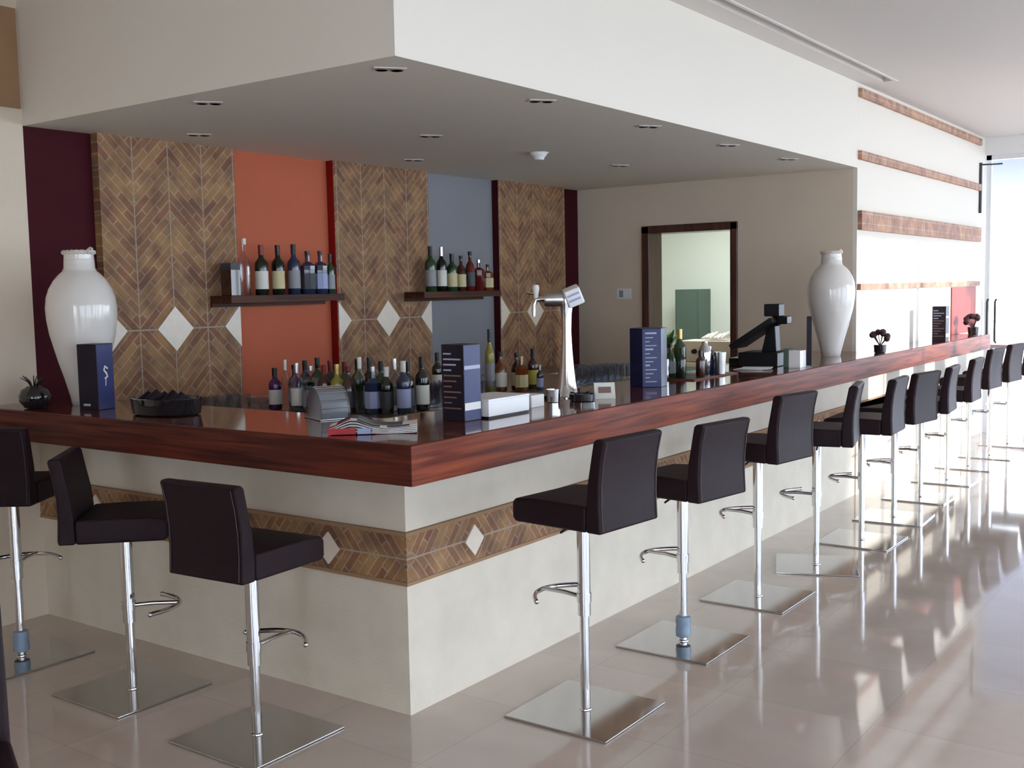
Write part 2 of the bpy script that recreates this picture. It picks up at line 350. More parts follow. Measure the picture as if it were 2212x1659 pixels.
for z in (.517,.712):
    mb=MB(); mb.mi=0; mb.box(-ov,-ov+.016,ov-.016,8.58,z,z+.014); mb.mi=1; mb.box(D,-ov,ov-.016,ov,z,z+.014)
    mb.build('frieze_border',['tanpanel','tanpanel'],ct)
for k in range(10):
    y=.72+.8*k
    diamond(MB(),y,.617,.062,.066,-ov+.010,-ov+.020).build('diamond_tile','tile',ct)
for k in range(3):
    x=-.72-.8*k
    MB().prism([(x-.062,.617),(x,.551),(x+.062,.617),(x,.683)],ov-.020,ov-.010,'y').build('diamond_tile','tile',ct)
# ------------------------------------------------------------------ bar stools
def make_stool():
    t=thing('bar_stool','x','bar stool')
    MB().box(-.228,.228,-.228,.228,0,.010).build('base_plate','plate_steel',t,.002)
    mb=MB(); mb.cyl(.0185,.010,.52,20); mb.lathe([(.024,.010),(.023,.014),(.0185,.017)],24); mb.build('pole','chrome',t)
    # parts below hang from the seat and move with it (local z measured from seat bottom)
    mb=MB(); mb.cyl(.0255,-.375,-.004,24); mb.lathe([(.0255,-.012),(.05,-.006),(.05,-.001)],20); mb.build('pole_sleeve','chrome',t)
    f=MB(); z=-.305
    f.tube([(-.02,0,z),(-.10,0,z+.004),(-.205,0,z)],.0085,10)
    f.lathe([(.0285,z-.018),(.0285,z+.018)],20)
    arc=[(-.205+.095*(s*s),.155*s,z-.002) for s in [i/8 for i in range(-8,9)]]
    f.tube(arc,.0098,10)
    for s in (-1,1): f.sphere((-.11,.155*s,z-.002),.0105,10)
    f.build('footrest','chrome',t)
    s=MB(); s.prism([(-.2,.015),(-.2,.075),(-.185,.092),(-.1,.098),(.02,.1),(.155,.097),(.155,.0),(-.185,.0)],-.186,.186,'y').build('seat','leather',t,.012,3)
    b=MB(); b.prism([(.223,0),(.218,.10),(.220,.18),(.229,.26),(.246,.335),(.243,.346),(.205,.347),(.194,.335),(.176,.24),(.162,.17),(.156,.10),(.156,0)],-.186,.186,'y'); b=b.build('backrest','leather',t,.010,3)
    for y in (-.171,.171): MB().tube([(.2245,y,.012),(.2195,y,.10),(.2215,y,.18),(.2305,y,.26),(.2465,y,.332)],.0016,6).build('seam','stitch',b)
    MB().tube([(.0,-.03,-.006),(.02,-.13,-.012),(.02,-.16,-.02)],.005,8).build('height_lever','black_plastic',t)
    return t
proto=make_stool(); base_kids=list(proto.children)
def place_stool(o,x,y,zs,seat,root,label,group,foil=False):
    o.location=(x,y,0); o.rotation_euler=(0,0,R(root)); tag(o,label,'bar stool',group)
    for c in o.children:
        n=c.name.split('.')[0]
        if n in('pole_sleeve','footrest','seat','backrest','height_lever'):
            c.location=(0,0,zs); c.rotation_euler=(0,0,R(seat-root))
    if foil:
        MB().lathe([(.027,.03),(.034,.034),(.036,.06),(.033,.08),(.036,.10),(.034,.125),(.021,.13)],16).build('plastic_sleeve','foil',o)
GL='bar stools along the long side of the counter'; GS='bar stools on the short side of the counter'
SP=[(.232,.723,.76,-6,0,'dark brown leather bar stool on the long side nearest the counter corner, big and whole',GL),
 (.177,1.667,.705,-9,0,'bar stool second from the corner on the long side, bluish plastic around its pole foot',GL,True),
 (.172,2.541,.75,-8,0,'bar stool third from the counter corner along the long side',GL),
 (.199,3.327,.73,13,22,'bar stool fourth from the corner, turned so its side shows, base plate askew',GL),
 (.221,4.08,.71,4,0,'bar stool fifth from the counter corner along the long side',GL),
 (.193,4.867,.69,-9,3,'bar stool sixth from the counter corner, its whole back facing out',GL),
 (.146,5.70,.67,5,0,'bar stool seventh from the counter corner, turned slightly, its back narrow',GL),
 (.128,6.545,.675,2,0,'bar stool eighth from the counter corner, in front of the far bright wall',GL),
 (.11,7.342,.71,-4,0,'bar stool ninth from the corner, small and bluish in the glare',GL),
 (.134,8.056,.715,-6,0,'bar stool at the far end of the counter, second from the last',GL),
 (.12,8.911,.71,0,0,'last bar stool past the far end of the counter, cut by the picture edge',GL),
 (-.668,-.149,.65,-86,0,'low-set dark bar stool on the short side with its back to the viewer',GS),
 (-1.479,-.117,.67,-135,0,'brown bar stool on the short side turned sideways, its side and footrest showing',GS),
 (-2.283,-.144,.745,-55,0,'bar stool at the left edge with bluish plastic round its pole foot',GS,True),
 (.64,-2.0,.76,156,0,'dark seat and back edge of a stool cut off at the lower left corner','stools away from the counter')]
stools=[]
for i,s in enumerate(SP):
    if i==0: o=proto
    else:
        o=proto.copy(); C.objects.link(o)
        for ch in base_kids:
            c=ch.copy(); C.objects.link(c); c.parent=o
            for g in ch.children:
                q=g.copy(); C.objects.link(q); q.parent=c
    stools.append(o)
for o,s in zip(stools,SP): place_stool(o,*s)
# ------------------------------------------------------------------ ceiling lights and detector
def twin(x,y,lab,rz=50):
    t=thing('downlight',lab,'ceiling light',(x,y,ZB),R(rz),'twin recessed downlights under the bulkhead')
    MB().box(-.065,.065,-.032,.032,-.004,-.0005).build('trim_plate','ceiling_white',t)
    for s in (-.03,.03):
        q=MB().lathe([(.026,-.0075),(.026,-.004),(.021,-.004),(.021,-.0075)],20,s).build('ring','reflector',t)
        MB().cyl(.021,-.0056,-.0042,16,s).build('lens','black_gloss',q)
TW=[(-.486,.488,'nearest pair of small recessed downlights, close to the bulkhead corner'),(-.445,1.487,'second pair of recessed downlights along the long bulkhead edge'),
 (-.463,2.55,'third pair of recessed downlights along the long bulkhead edge'),(-.478,3.6,'fourth pair of recessed downlights along the long bulkhead edge'),(-.483,4.6,'fifth pair of recessed downlights, nearest the beige wall'),
 (-1.603,.508,'pair of recessed downlights near the short bulkhead edge'),(-1.555,2.012,'pair of recessed downlights in the middle of the soffit'),(-1.536,4.086,'pair of recessed downlights beyond the smoke detector'),
 (-2.433,1.11,'pair of recessed downlights above the left brick panel'),(-2.36,2.794,'pair of recessed downlights above the middle brick panel')]
for a in TW: twin(*a)
t=thing('smoke_detector','white round smoke detector on the soffit above the bar','smoke detector',(-1.551,3.081,ZB))
MB().lathe([(.055,-.0005),(.055,-.014),(.040,-.030),(.034,-.045),(.018,-.048)],24).build('housing','boxwhite',t)
MB().lathe([(.065,-.0004),(.065,-.006),(.056,-.007)],24).build('mounting_ring','boxwhite',t)
t=thing('light_switch','small pale double switch plate on the beige wall left of the doorway','light switch',(-2.35,LY,1.59))
MB().box(-.07,.07,-.01,0,-.045,.045).build('plate','whitepaint',t,.002); MB().box(-.045,-.005,-.014,-.01,-.03,.03).build('rocker','l_grey',t)
# ------------------------------------------------------------------ shelves
for (a,b,l) in [(1.40,2.325,'dark wooden shelf of bottles in front of the orange niche'),(3.12,4.04,'dark wooden shelf of bottles in front of the blue-grey niche')]:
    t=thing('wall_shelf',l,'shelf',(D,(a+b)/2,1.62),0,'bottle shelves on the back wall')
    w=(b-a)/2
    MB().box(.06,.25,-w,w,-.022,.022).build('board','shelf_wood',t,.002)
    MB().box(.061,.075,-w,w,-.045,-.022).build('cleat','shelf_wood',t)
# ------------------------------------------------------------------ bottles
def bottle_profile(kind,h,r):
    if kind=='wine': return [(r*.9,0),(r,.006),(r,h*.60),(r*.93,h*.66),(r*.45,h*.74),(r*.36,h*.79),(r*.34,h*.97),(r*.38,h*.975),(r*.38,h*.99),(.3*r,h)]
    if kind=='round': return [(r*.85,0),(r,.008),(r*1.02,h*.35),(r,h*.55),(r*.75,h*.68),(r*.34,h*.76),(r*.30,h*.97),(r*.34,h*.98),(r*.34,h)]
    if kind=='square': return [(r*.9,0),(r,.006),(r,h*.66),(r*.85,h*.71),(r*.38,h*.76),(r*.34,h*.97),(r*.34,h)]
    return [(r*.8,0),(r*.85,.006),(r,h*.5),(r*.9,h*.62),(r*.4,h*.74),(r*.3,h*.8),(r*.32,h)]
BC={}
def bottle(x,y,z,h,r,kind,glass,label,cap,text,group,lab=(.12,.48),rz=0):
    key=(kind,glass,label,cap,round(h,2),round(r,3),lab)
    t=thing('bottle',text,'bottle',(x,y,z),rz,group)
    if key in BC:
        for o in BC[key]:
            c=o.copy(); C.objects.link(c); c.parent=t
        return t
    seg=4 if kind=='square' else 18
    mt=Matrix.Rotation(PI/4,4,'Z') if kind=='square' else None
    q=1.25 if kind=='square' else 1
    pr=[(a*(q if zz<h*.7 else 1),zz) for a,zz in bottle_profile(kind,h,r)]
    ks=[]
    ks.append(MB().lathe(pr,seg if seg==18 else 8,0,0,Matrix.Rotation(PI/8,4,'Z') if seg==4 else None).build('glass_body',glass,t))
    if label:
        lr=(r*q if kind=='square' else r)+.0008
        if kind=='wine' or kind=='square' or kind=='round': ks.append(MB().lathe([(lr*(1.02 if kind=='round' else 1),h*lab[0]),(lr*(1.025 if kind=='round' else 1),h*lab[1])],18 if seg==18 else 8,0,0,Matrix.Rotation(PI/8,4,'Z') if seg==4 else None).build('label_band',label,t))
        else: ks.append(MB().lathe([(r*.93,h*.2),(r*1.02,h*.46)],18).build('label_band',label,t))
    if cap: ks.append(MB().lathe([(r*.385,h*(.80 if kind=='wine' else .9)),(r*.40,h*.985),(r*.40,h*1.005)],14).build('cap',cap,t))
    BC[key]=ks; return t
ordn=['first','second','third','fourth','fifth','sixth','seventh','eighth','ninth']
G1='bottles on the orange niche shelf'
ZS=1.642
sh1=[(1.583,.335,.034,'tall','g_clear',None,'c_white','tall clear bottle with pale neck, leftmost on the orange niche shelf'),
 (1.712,.300,.040,'wine','g_wine','l_white','c_red','dark bottle with big white label, second on the orange niche shelf'),
 (1.845,.302,.039,'wine','g_wine','l_cream','c_black','dark bottle with cream and yellow label, third on the orange niche shelf'),
 (1.975,.310,.039,'wine','g_blue','l_grey','c_black','dark bottle with narrow grey label, fourth on the orange niche shelf'),
 (2.092,.270,.040,'square','g_blue','l_dark','c_black','squat black bottle with dark lettered label, fifth on the orange niche shelf'),
 (2.203,.272,.038,'square','g_blue','l_blue','c_black','black bottle with pale blue label, sixth on the orange niche shelf')]
for y,h,r,k,g,l,c,tx in sh1: bottle(-2.66,y,ZS,h,r,k,g,l,c,tx,G1)
bottle(-2.655,2.287,ZS,.255,.029,'wine','g_green','l_grey','c_black','dark green bottle with grey label, rightmost on the orange niche shelf',G1)
t=thing('bottle_box','dark upright gift box at the left end of the orange niche shelf','box',(-2.66,1.475,ZS)); 
MB().box(-.045,.045,-.035,.035,0,.19).build('carton','g_brown',t,.002); MB().box(-.046,.046,-.036,.036,.15,.19).build('lid','l_dark',t,.002)
G2='bottles on the blue-grey niche shelf'
sh2=[(3.30,.325,.040,'wine','g_green','l_grey','c_black','tall green bottle with grey label, leftmost on the blue-grey niche shelf'),
 (3.425,.322,.038,'wine','g_wine','l_white','c_silver','dark bottle with white label, second on the blue-grey niche shelf'),
 (3.545,.275,.040,'wine','g_green','l_cream','c_black','short green bottle with cream label, third on the blue-grey niche shelf'),
 (3.655,.262,.036,'round','g_brown','l_cream','c_black','brown bottle with small cream label, fourth on the blue-grey niche shelf'),
 (3.765,.295,.038,'round','g_red','l_dark','c_black','red spirit bottle with round stopper, fifth on the blue-grey niche shelf'),
 (3.870,.235,.038,'square','g_red',None,'c_silver','dark red square bottle, sixth on the blue-grey niche shelf'),
 (3.985,.20,.036,'square','g_amber','l_cream','c_black','amber bottle with tall cream label, rightmost on the blue-grey niche shelf')]
for y,h,r,k,g,l,c,tx in sh2: bottle(-2.66,y,ZS,h,r,k,g,l,c,tx,G2)
# ------------------------------------------------------------------ back bar + island
t=thing('back_bar_cabinet','dark wooden back bar cabinet along the brick and painted wall','cabinet',(D+.065,3.0,0))
MB().box(0,.38,-2.1,2.3,0,.94).build('carcass','frame_wood',t); MB().box(0,.42,-2.12,2.32,.94,.98).build('worktop','steel',t,.004)
t=thing('work_island','low steel topped work island behind the counter holding bottles and glasses','work counter',(-1.70,2.6,0))
MB().box(-.56,.32,-1.25,1.45,0,.95).build('cabinet_body','frame_wood',t); MB().box(-.58,.36,-1.3,1.5,.95,1.0).build('worktop','steel',t,.004)
MB().box(.36,.375,-1.3,1.5,.945,1.005).build('edge_strip','olive',t)
ISL=1.0
GI='bottles crowded on the work island'
isl=[(-2.20,1.40,.23,.036,'wine','g_purple','l_white','c_black','leftmost purplish bottle with white label in the island bottle crowd'),
 (-2.17,1.52,.24,.036,'round','g_purple','l_blue','c_black','purple bottle with pale bluish label, second from the left in the crowd'),
 (-2.09,1.38,.28,.022,'wine','g_clear',None,'c_white','thin clear bottle with tall white neck in the left of the crowd'),
 (-2.06,1.50,.27,.036,'wine','g_blue','l_grey','c_black','dark blue bottle with grey label behind the thin clear one'),
 (-2.00,1.38,.265,.036,'wine','g_clear','l_white','c_silver','clear bottle with silver top, big white label, left part of the crowd'),
 (-1.98,1.52,.285,.038,'wine','g_green','l_dark','c_black','tall dark green bottle with dark label at the rear left of the crowd'),
 (-1.91,1.40,.25,.040,'square','g_clear','l_grey','c_silver','square clear bottle in front among the island bottles'),
 (-1.90,1.54,.27,.037,'wine','g_wine','l_white','c_red','wine bottle with red cap and white label in the rear of the crowd'),
 (-1.83,1.42,.255,.036,'wine','g_brown','l_cream','c_red','brown bottle with red cap and cream label beneath the orange niche'),
 (-1.81,1.56,.265,.036,'wine','g_green','l_yellow','c_red','green bottle with yellow label beneath the orange niche'),
 (-1.75,1.44,.26,.036,'wine','g_yellow','l_cream','c_gold','yellow-green bottle with gold cap in the island crowd'),
 (-1.73,1.58,.28,.036,'wine','g_green',None,'c_black','dark green unlabelled bottle in the rear row behind the napkin holder'),
 (-1.675,1.45,.25,.038,'round','g_brown','l_dark','c_red','brown round bottle with red cap behind the napkin holder'),
 (-1.65,1.59,.29,.036,'wine','g_wine','l_grey','c_black','tall dark wine bottle right behind the napkin holder'),
 (-1.60,1.46,.30,.030,'wine','g_clear',None,'c_white','slim clear bottle with white neck above the napkin holder'),
 (-1.575,1.60,.27,.035,'wine','g_green','l_dark','c_black','dark green bottle in the back row right of the napkin holder'),
 (-1.525,1.48,.25,.038,'square','g_blue','l_blue','c_silver','square bottle with blue label just right of the napkin holder'),
 (-1.495,1.62,.285,.036,'wine','g_clear','l_grey','c_silver','clear bottle with silver cap in the back row of the island crowd'),
 (-1.445,1.50,.25,.036,'wine','g_wine','l_dark','c_white','dark bottle with white cap toward the right of the crowd'),
 (-1.41,1.63,.27,.036,'wine','g_wine','l_dark','c_black','dark bottle in the rear at the right of the crowd'),
 (-1.36+.0,1.54,.28,.037,'wine','g_blue','l_blue','c_white','white topped bottle with blue and white label near the right end'),
 (-1.385,1.72,.29,.038,'wine','g_wine','l_white','c_black','black bottle with low white label at the right end of the crowd')]
isl=[(x-.03,)+tuple(r) for x,*r in isl]
for x,y,h,r,k,g,l,c,tx in isl: bottle(x,y,ISL,h,r,k,g,l,c,tx,GI)
GJ='spirit bottles on the island behind the navy menu stand'
isl2=[(-1.93,2.47,.26,.034,'wine','g_wine','l_white','c_black','dark bottle with white neck band left of the navy menu stand'),
 (-1.87,2.56,.265,.034,'wine','g_green','l_white','c_black','green bottle half hidden behind the navy menu stand'),
 (-1.66,2.66,.40,.030,'wine','g_yellow','l_grey','c_black','tallest slim yellowish bottle in front of the blue-grey niche'),
 (-1.68,2.80,.25,.040,'round','g_amber','l_white','c_black','amber bottle with round white label behind the white box'),
 (-1.64,2.92,.24,.036,'round','g_brown','l_cream','c_black','brown bottle with cream label beneath the right brick panel'),
 (-1.56,2.86,.22,.034,'square','g_amber','l_cream','c_gold','small amber square bottle beneath the right brick panel'),
 (-1.58,3.02,.26,.036,'wine','g_brown','l_yellow','c_black','brown bottle with yellow label at the right of the spirit group'),
 (-1.50,2.98,.16,.022,'wine','g_blue','l_blue','c_silver','tiny blue bottle at the right end of the spirit group')]
for x,y,h,r,k,g,l,c,tx in isl2: bottle(x,y,ISL,h,r,k,g,l,c,tx,GJ)
# glasses (upturned tumblers and stemmed glasses)
gp=MB().lathe([(.030,0),(.033,.002),(.036,.11),(.0335,.11),(.0305,.012),(.001,.012)],16)
g0=gp.build('drinking_glass','g_clear')
def glasses(lab,grp,pts,first=[True]):
    for (x,y,z,rz) in pts:
        if first[0]: o=g0; first[0]=False
        else: o=g0.copy(); C.objects.link(o)
        o.location=(x,y,z); tag(o,lab,'glass',grp)
glasses('clear tumbler in the rows on the island left of the navy menu stand','tumblers on the island',[(-1.44-.085*i-.03*(j%2),1.86+.085*j,ISL,0) for j in range(7) for i in range(4)])
glasses('clear tumbler in the rows on the island right of the beer tap','tumblers right of the beer tap',[(-1.40-.085*i,3.36+.088*j,ISL,0) for j in range(8) for i in range(3)])
glasses('clear tumbler on the back bar behind the black tray','tumblers on the back bar',[(-2.36-.085*i,1.03+.085*j,.98,0) for j in range(4) for i in range(2)])
# glass bowl among them
t=tag(MB().lathe([(.03,0),(.05,.004),(.085,.05),(.10,.085),(.096,.085),(.08,.05),(.045,.01),(.001,.01)],24).build('glass_bowl','g_acryl'),'wide clear bowl on the back bar left of the purple bottles','bowl'); t.location=(-2.37,1.42,.98)
# ------------------------------------------------------------------ things on the counter
def vase(x,y,lab,rz=0):
    t=thing('vase',lab,'vase',(x,y,H),rz,'tall white vases on the counter')
    prof=[(.064,0),(.068,.006),(.073,.04),(.097,.135),(.119,.21),(.138,.285),(.154,.35),(.164,.42),(.167,.477),(.161,.53),(.147,.572),(.124,.612),(.100,.640),(.082,.656),(.074,.665),(.072,.70),(.069,.74),(.070,.752),(.05,.752),(.048,.70)]
    MB().lathe(prof,48).build('body','porcelain',t)
    mb=MB()
    for k in range(3): mb.tube([((.070+.005*math.sin(a*6+k*2.1))*math.cos(a),(.070+.005*math.sin(a*6+k*2.1))*math.sin(a),.748+.006*math.cos(a*6+k*2.1)) for a in [2*PI*i/72 for i in range(72)]],.006,6,True)
    mb.tube([(.066,0,.752),(.085,.01,.768),(.10,.01,.762)],.006,6)
    mb.build('rope_collar','rope',t)
    mb=MB()
    mb.tube([(.069*math.cos(a),.069*math.sin(a),.712) for a in [2*PI*i/36 for i in range(36)]],.003,6,True); mb.tube([(.077*math.cos(a),.077*math.sin(a),.664) for a in [2*PI*i/36 for i in range(36)]],.003,6,True)
    mb.build('neck_ring','porcelain',t)
vase(-2.425,.345,'tall white glazed vase at the left end of the bar before the maroon wall')
vase(-.30,4.97,'tall white glazed vase at the right beside the bright wall edge',1)
t=thing('round_pot','small black glossy round pot at the left end of the counter','pot',(-2.50,.12,H))
MB().lathe([(.03,0),(.05,.004),(.072,.035),(.075,.06),(.062,.09),(.04,.102),(.036,.108),(.03,.108),(.001,.10)],28).build('bowl','black_gloss',t)
mb=MB()
for k in range(9):
    a=k*2.4; mb.tube([(0,0,.08),(.03*math.cos(a),.03*math.sin(a),.13),(.06*math.cos(a),.06*math.sin(a),.14+.01*(k%3))],[.004,.003,.002],6)
mb.build('twigs','black_gloss',t)
def menu(x,y,rz,lab,h=.31,w=.112,hexa=False,left='darkface',right='navyface',style=0):
    t=thing('menu_stand',lab,'menu stand',(x,y,H),R(rz),'navy menu stands on the counter')
    a=w/2
    if hexa:
        r=.10; pts=[(r*math.cos(R(60*k+30-30)),r*math.sin(R(60*k))) for k in range(6)]
        MB().prism([(r*math.cos(R(60*k)),r*math.sin(R(60*k))) for k in range(6)],0,h,'z').build('body','navy',t,.002)
        yf=-r*math.sin(R(60))-.0012
        MB().box(-.046,.046,yf,yf+.001,.004,h-.006).build('printed_face','navyface',t)
        for k in range(13):
            z=h-.03-k*.021; ww=.03-.009*((k*7)%3)
            MB().box(-.034,-.034+2*ww,yf-.0008,yf,z,z+(.009 if k in(0,4,8) else .005)).build('text_line','print_pale',t)
        return t
    MB().box(-a,a,-a,a,0,h).build('body',left,t,.0015)
    MB().box(a-.0005,a+.001,-a+.003,a-.003,.003,h-.004).build('printed_face',right,t)
    if style==1:      # plain side with a small pale emblem
        mb=MB(); mb.tube([(a+.0015,.012,h*.62),(a+.0015,-.004,h*.66),(a+.0015,-.012,h*.60),(a+.0015,.004,h*.55),(a+.0015,.010,h*.50),(a+.0015,-.008,h*.47)],.0045,6); mb.tube([(a+.0015,.0,h*.47),(a+.0015,-.003,h*.36)],.002,6)
        mb.build('emblem','paper',t)
        MB().box(-.03,.01,-a-.0012,-a,.02,.03).build('text_line','print_pale',t)
    else:
        MB().box(a+.001,a+.0018,-a+.004,a-.004,.045,.075).build('pale_strip','paper' if style==2 else 'print_pale',t)
        MB().box(a+.001,a+.0018,-a+.004,a-.004,h-.10,h-.085).build('text_line','print_pale',t)
        for k in range(11):
            z=h-.04-k*.022; ww=.02+.012*((k*5)%3)
            MB().box(-.046,-.046+2*ww,-a-.0012,-a,z,z+.006).build('text_line','print_dim' if k>3 else 'print_pale',t)
    return t
menu(-2.165,.235,15,'navy menu stand with a small pale emblem in front of the left vase',style=1)
menu(-.315,.68,0,'navy menu stand with a white strip beside the white box on the counter',style=2)
menu(-.355,2.33,40,'six-sided navy menu stand with lines of text, right of the beer tap',hexa=True)
menu(-.07,7.06,0,'dark purple menu stand standing in front of the bright wall',style=0,right='darkface')
t=thing('display_card','thin dark upright card holder between till and right vase','card holder',(-.08,3.95,H),R(20))
MB().box(-.02,.02,-.06,.06,0,.012).build('foot','black_gloss',t,.001); MB().box(-.016,.016,-.06,.06,.012,.32).build('card','darkface',t,.001)
# black tray with cloth
t=thing('serving_tray','black oval tray with folded dark cloth on the short side of the counter','tray',(-1.66,.25,H),R(8))
MB().lathe([(.14,0),(.155,.006),(.168,.075),(.162,.077),(.148,.012),(.001,.010)],36,0,0,None,1.1,.75).build('tray','black_gloss',t)
mb=MB()
for k in range(5): mb.tube([(-.12+.05*k,-.06,.05),(-.11+.05*k,.0,.075+.008*(k%2)),(-.10+.05*k,.06,.05)],[.016,.028,.014],8)
mb.build('folded_cloth','darkface',t)
# newspaper
t=thing('newspaper','folded newspaper with a red headline strip lying near the counter corner','newspaper',(-.40,.245,H),R(40))
mb=MB()
def sheet(z,k):
    n=12; pts=[]; k=k*1.7
    for i in range(n+1):
        u=i/n; x=-.165+.33*u; zz=z+.016*math.exp(-((u-.28)/.16)**2)*k+.006*math.sin(u*PI*2)*k*.5+.006*k*u
        pts.append((x,zz))
    return pts
for j in range(5):
    p=sheet(.001+.0045*j,.3+.175*j); q=[(x,z+.003) for x,z in p][::-1]
    mb.prism(p+q,-.10+.004*j,.10-.006*j,'y')
mb.build('pages','paper',t)
mb=MB(); p=sheet(.0225,1.0)
for a,b,mi in [(0,3,0),(4,7,1),(8,11,1)]:
    mb.mi=mi; pp=p[a:b+1]; mb.prism(pp+[(x,z+.0012) for x,z in pp][::-1],-.097,-.045 if mi==0 else -.052,'y')
for r_ in range(5):
    mb.mi=1; pp=p[1:11]; mb.prism(pp+[(x,z+.0010) for x,z in pp][::-1],-.03+.022*r_,-.022+.022*r_,'y')
mb.build('print',['paperred','ink'],t)
MB().box(-.166,-.06,-.1005,-.099,.003,.025).build('headline_strip','paperred',t)
MB().box(-.055,-.005,-.1006,-.099,.003,.024).build('photo_strip','l_blue',t); MB().box(.0,.06,-.1006,-.099,.004,.022).build('photo_strip','papergrey',t)
# napkin holder
t=thing('napkin_holder','arched clear holder full of white drinking straws and napkins on the counter','napkin holder',(-.875,.475,H),R(-22))
arc=[(-.082,0),(-.085,.03),(-.078,.07),(-.052,.112),(-.026,.130),(0,.135),(.026,.130),(.052,.112),(.078,.07),(.085,.03),(.082,0)]
MB().prism([(x,z) for x,z in arc],-.065,.065,'y').build('arched_cover','g_acryl',t)
MB().prism([(x*.9,z*.9+.006) for x,z in arc],-.058,.058,'y').build('napkins','l_grey',t)
mb=MB()
for k in range(9):
    a=PI*(.12+.76*k/8); mb.tube([(.083*math.cos(a),-.066,.134*math.sin(a)),(.083*math.cos(a),.066,.134*math.sin(a))],.003,6)
mb.build('rib','c_silver',t)
MB().box(-.09,.09,-.072,.072,0,.006).build('tray_base','c_silver',t,.002)
# white box of napkins
t=thing('white_box','flat white cardboard box on the counter right of the navy menu stand','box',(-.325,.905,H),0)
MB().box(-.10,.085,-.145,.135,.0,.008).build('black_base','black_plastic',t); MB().box(-.105,.09,-.15,.14,.008,.078).build('carton','boxwhite',t,.002)
MB().box(-.106,.091,-.151,.141,.070,.0795).build('lid','boxwhite',t,.002)
# second and third small pale boxes by the tap
t=tag(MB().box(-.05,.05,-.05,.05,0,.055).build('napkin_stack','paper',bevel=.002),'small pale stack of napkins between the white box and the beer tap','napkins'); t.location=(-.36,1.22,H)
t=thing('steel_cup','small shiny steel cup just left of the beer tap foot','cup',(-.36,1.42,H)); MB().lathe([(.026,0),(.030,.002),(.034,.06),(.032,.06),(.027,.006),(.001,.006)],20).build('cup','chrome',t)
t=thing('ashtray','black round ashtray with notched rim in front of the beer tap','ashtray',(-.27,1.53,H)); MB().lathe([(.05,0),(.06,.003),(.062,.034),(.050,.036),(.044,.012),(.001,.010)],28).build('dish','black_gloss',t)
mb=MB()
for k in range(4): mb.box(.046,.064,-.006,.006,.034,.040,Matrix.Rotation(k*PI/2,4,'Z'))
mb.build('cigarette_rest','black_plastic',t)
t=thing('card_stand','small cream folded card standing right of the ashtray','card',(-.24,1.68,H),R(40)); MB().prism([(-.025,0),(0,.075),(.025,0),(.022,0),(0,.069),(-.022,0)],-.05,.05,'y',Matrix.Rotation(PI/2,4,'Z')).build('folded_card','l_white',t)
MB().box(-.03,.03,-.0265,-.0255,.02,.05).build('print','print_dim',t).rotation_euler=(R(-18),0,0)
# beer tap
t=thing('beer_tap','tall chrome beer tap column with tilted white badge and spout','beer tap',(-.43,1.65,H),R(36))
prof=[(.060,0),(.060,.006),(.052,.02),(.043,.07),(.034,.15),(.027,.24),(.0235,.32),(.026,.40),(.033,.45),(.038,.48),(.03,.50),(.001,.50)]
MB().lathe(prof,32).build('column','chrome',t)
MB().lathe([(.075,0),(.075,.004),(.06,.008)],32).build('foot','chrome',t)
MB().lathe([(.030,-.075),(.034,-.06),(.034,.03),(.028,.045)],24,0,0,Matrix.Translation((-.03,0,.475))@Matrix.Rotation(R(90),4,'Y')).build('tap_head','brushed',t,0)
MB().box(-.035,.045,-.042,.042,-.04,.045,Matrix.Translation((.03,-.012,.485))@Matrix.Rotation(R(-22),4,'Y')@Matrix.Rotation(R(12),4,'X')).build('badge','boxwhite',t,.008)
mb=MB(); mt=Matrix.Translation((.03,-.012,.485))@Matrix.Rotation(R(-22),4,'Y')@Matrix.Rotation(R(12),4,'X')
for k in range(2): mb.box(-.026,.034,-.0432,-.042,-.012+.026*k,-.002+.026*k,mt)
mb.build('badge_lettering','l_blue',t)
f=MB().tube([(-.06,0,.475),(-.12,0,.478),(-.145,0,.475),(-.155,0,.45),(-.157,0,.395)],[.014,.014,.013,.011,.008],12).build('spout','chrome',t)
MB().lathe([(.010,.478),(.012,.50),(.017,.53),(.014,.545),(.001,.547)],16,-.145,0).build('tap_handle','c_white',t)
MB().tube([(-.145,0,.50),(-.19,0,.51)],.005,8).build('lever','chrome',t)
t=thing('drip_tray','dark steel drip tray under the beer tap spout','drip tray',(-.55,1.56,H),R(36)); MB().box(-.07,.055,-.07,.07,0,.016).build('tray','black_gloss',t,.003)
mb=MB()
for k in range(6): mb.box(-.06,.045,-.058+.021*k,-.050+.021*k,.016,.019)
mb.build('grille','chrome',t)
# cocktail station
t=thing('bar_mat','flat dark red bar mat under bottles right of the six-sided menu','mat',(-.40,2.98,H),0); MB().box(-.15,.13,-.28,.30,0,.006).build('mat','redmat',t,.002)
MB().box(-.14,.12,-.27,.29,.006,.008).build('ribbing','black_plastic',t)
HM=H+.008
GM='bottles on the red bar mat'
bottle(-.46,2.90,HM,.27,.036,'wine','g_green',None,'c_gold','green bottle with pale gold neck, tallest on the red bar mat',GM)
bottle(-.39,2.78,HM,.17,.026,'wine','g_wine',None,'c_black','small dark bottle at the left front of the red bar mat',GM)
bottle(-.47,2.80,HM,.19,.030,'round','g_green','l_grey','c_black','dark green bottle at the left rear of the red bar mat',GM)
bottle(-.33,2.90,HM,.15,.026,'wine','g_brown',None,'c_black','small brown bottle in front on the red bar mat',GM)
bottle(-.38,3.12,HM,.16,.032,'square','g_blue',None,'c_silver','dark square bottle right of the shaker on the mat',GM)
t=thing('cocktail_shaker','tall shiny steel cocktail shaker on the red bar mat','cocktail shaker',(-.36,3.02,HM)); MB().lathe([(.028,0),(.030,.003),(.038,.13),(.037,.135)],24).build('tin','chrome',t)
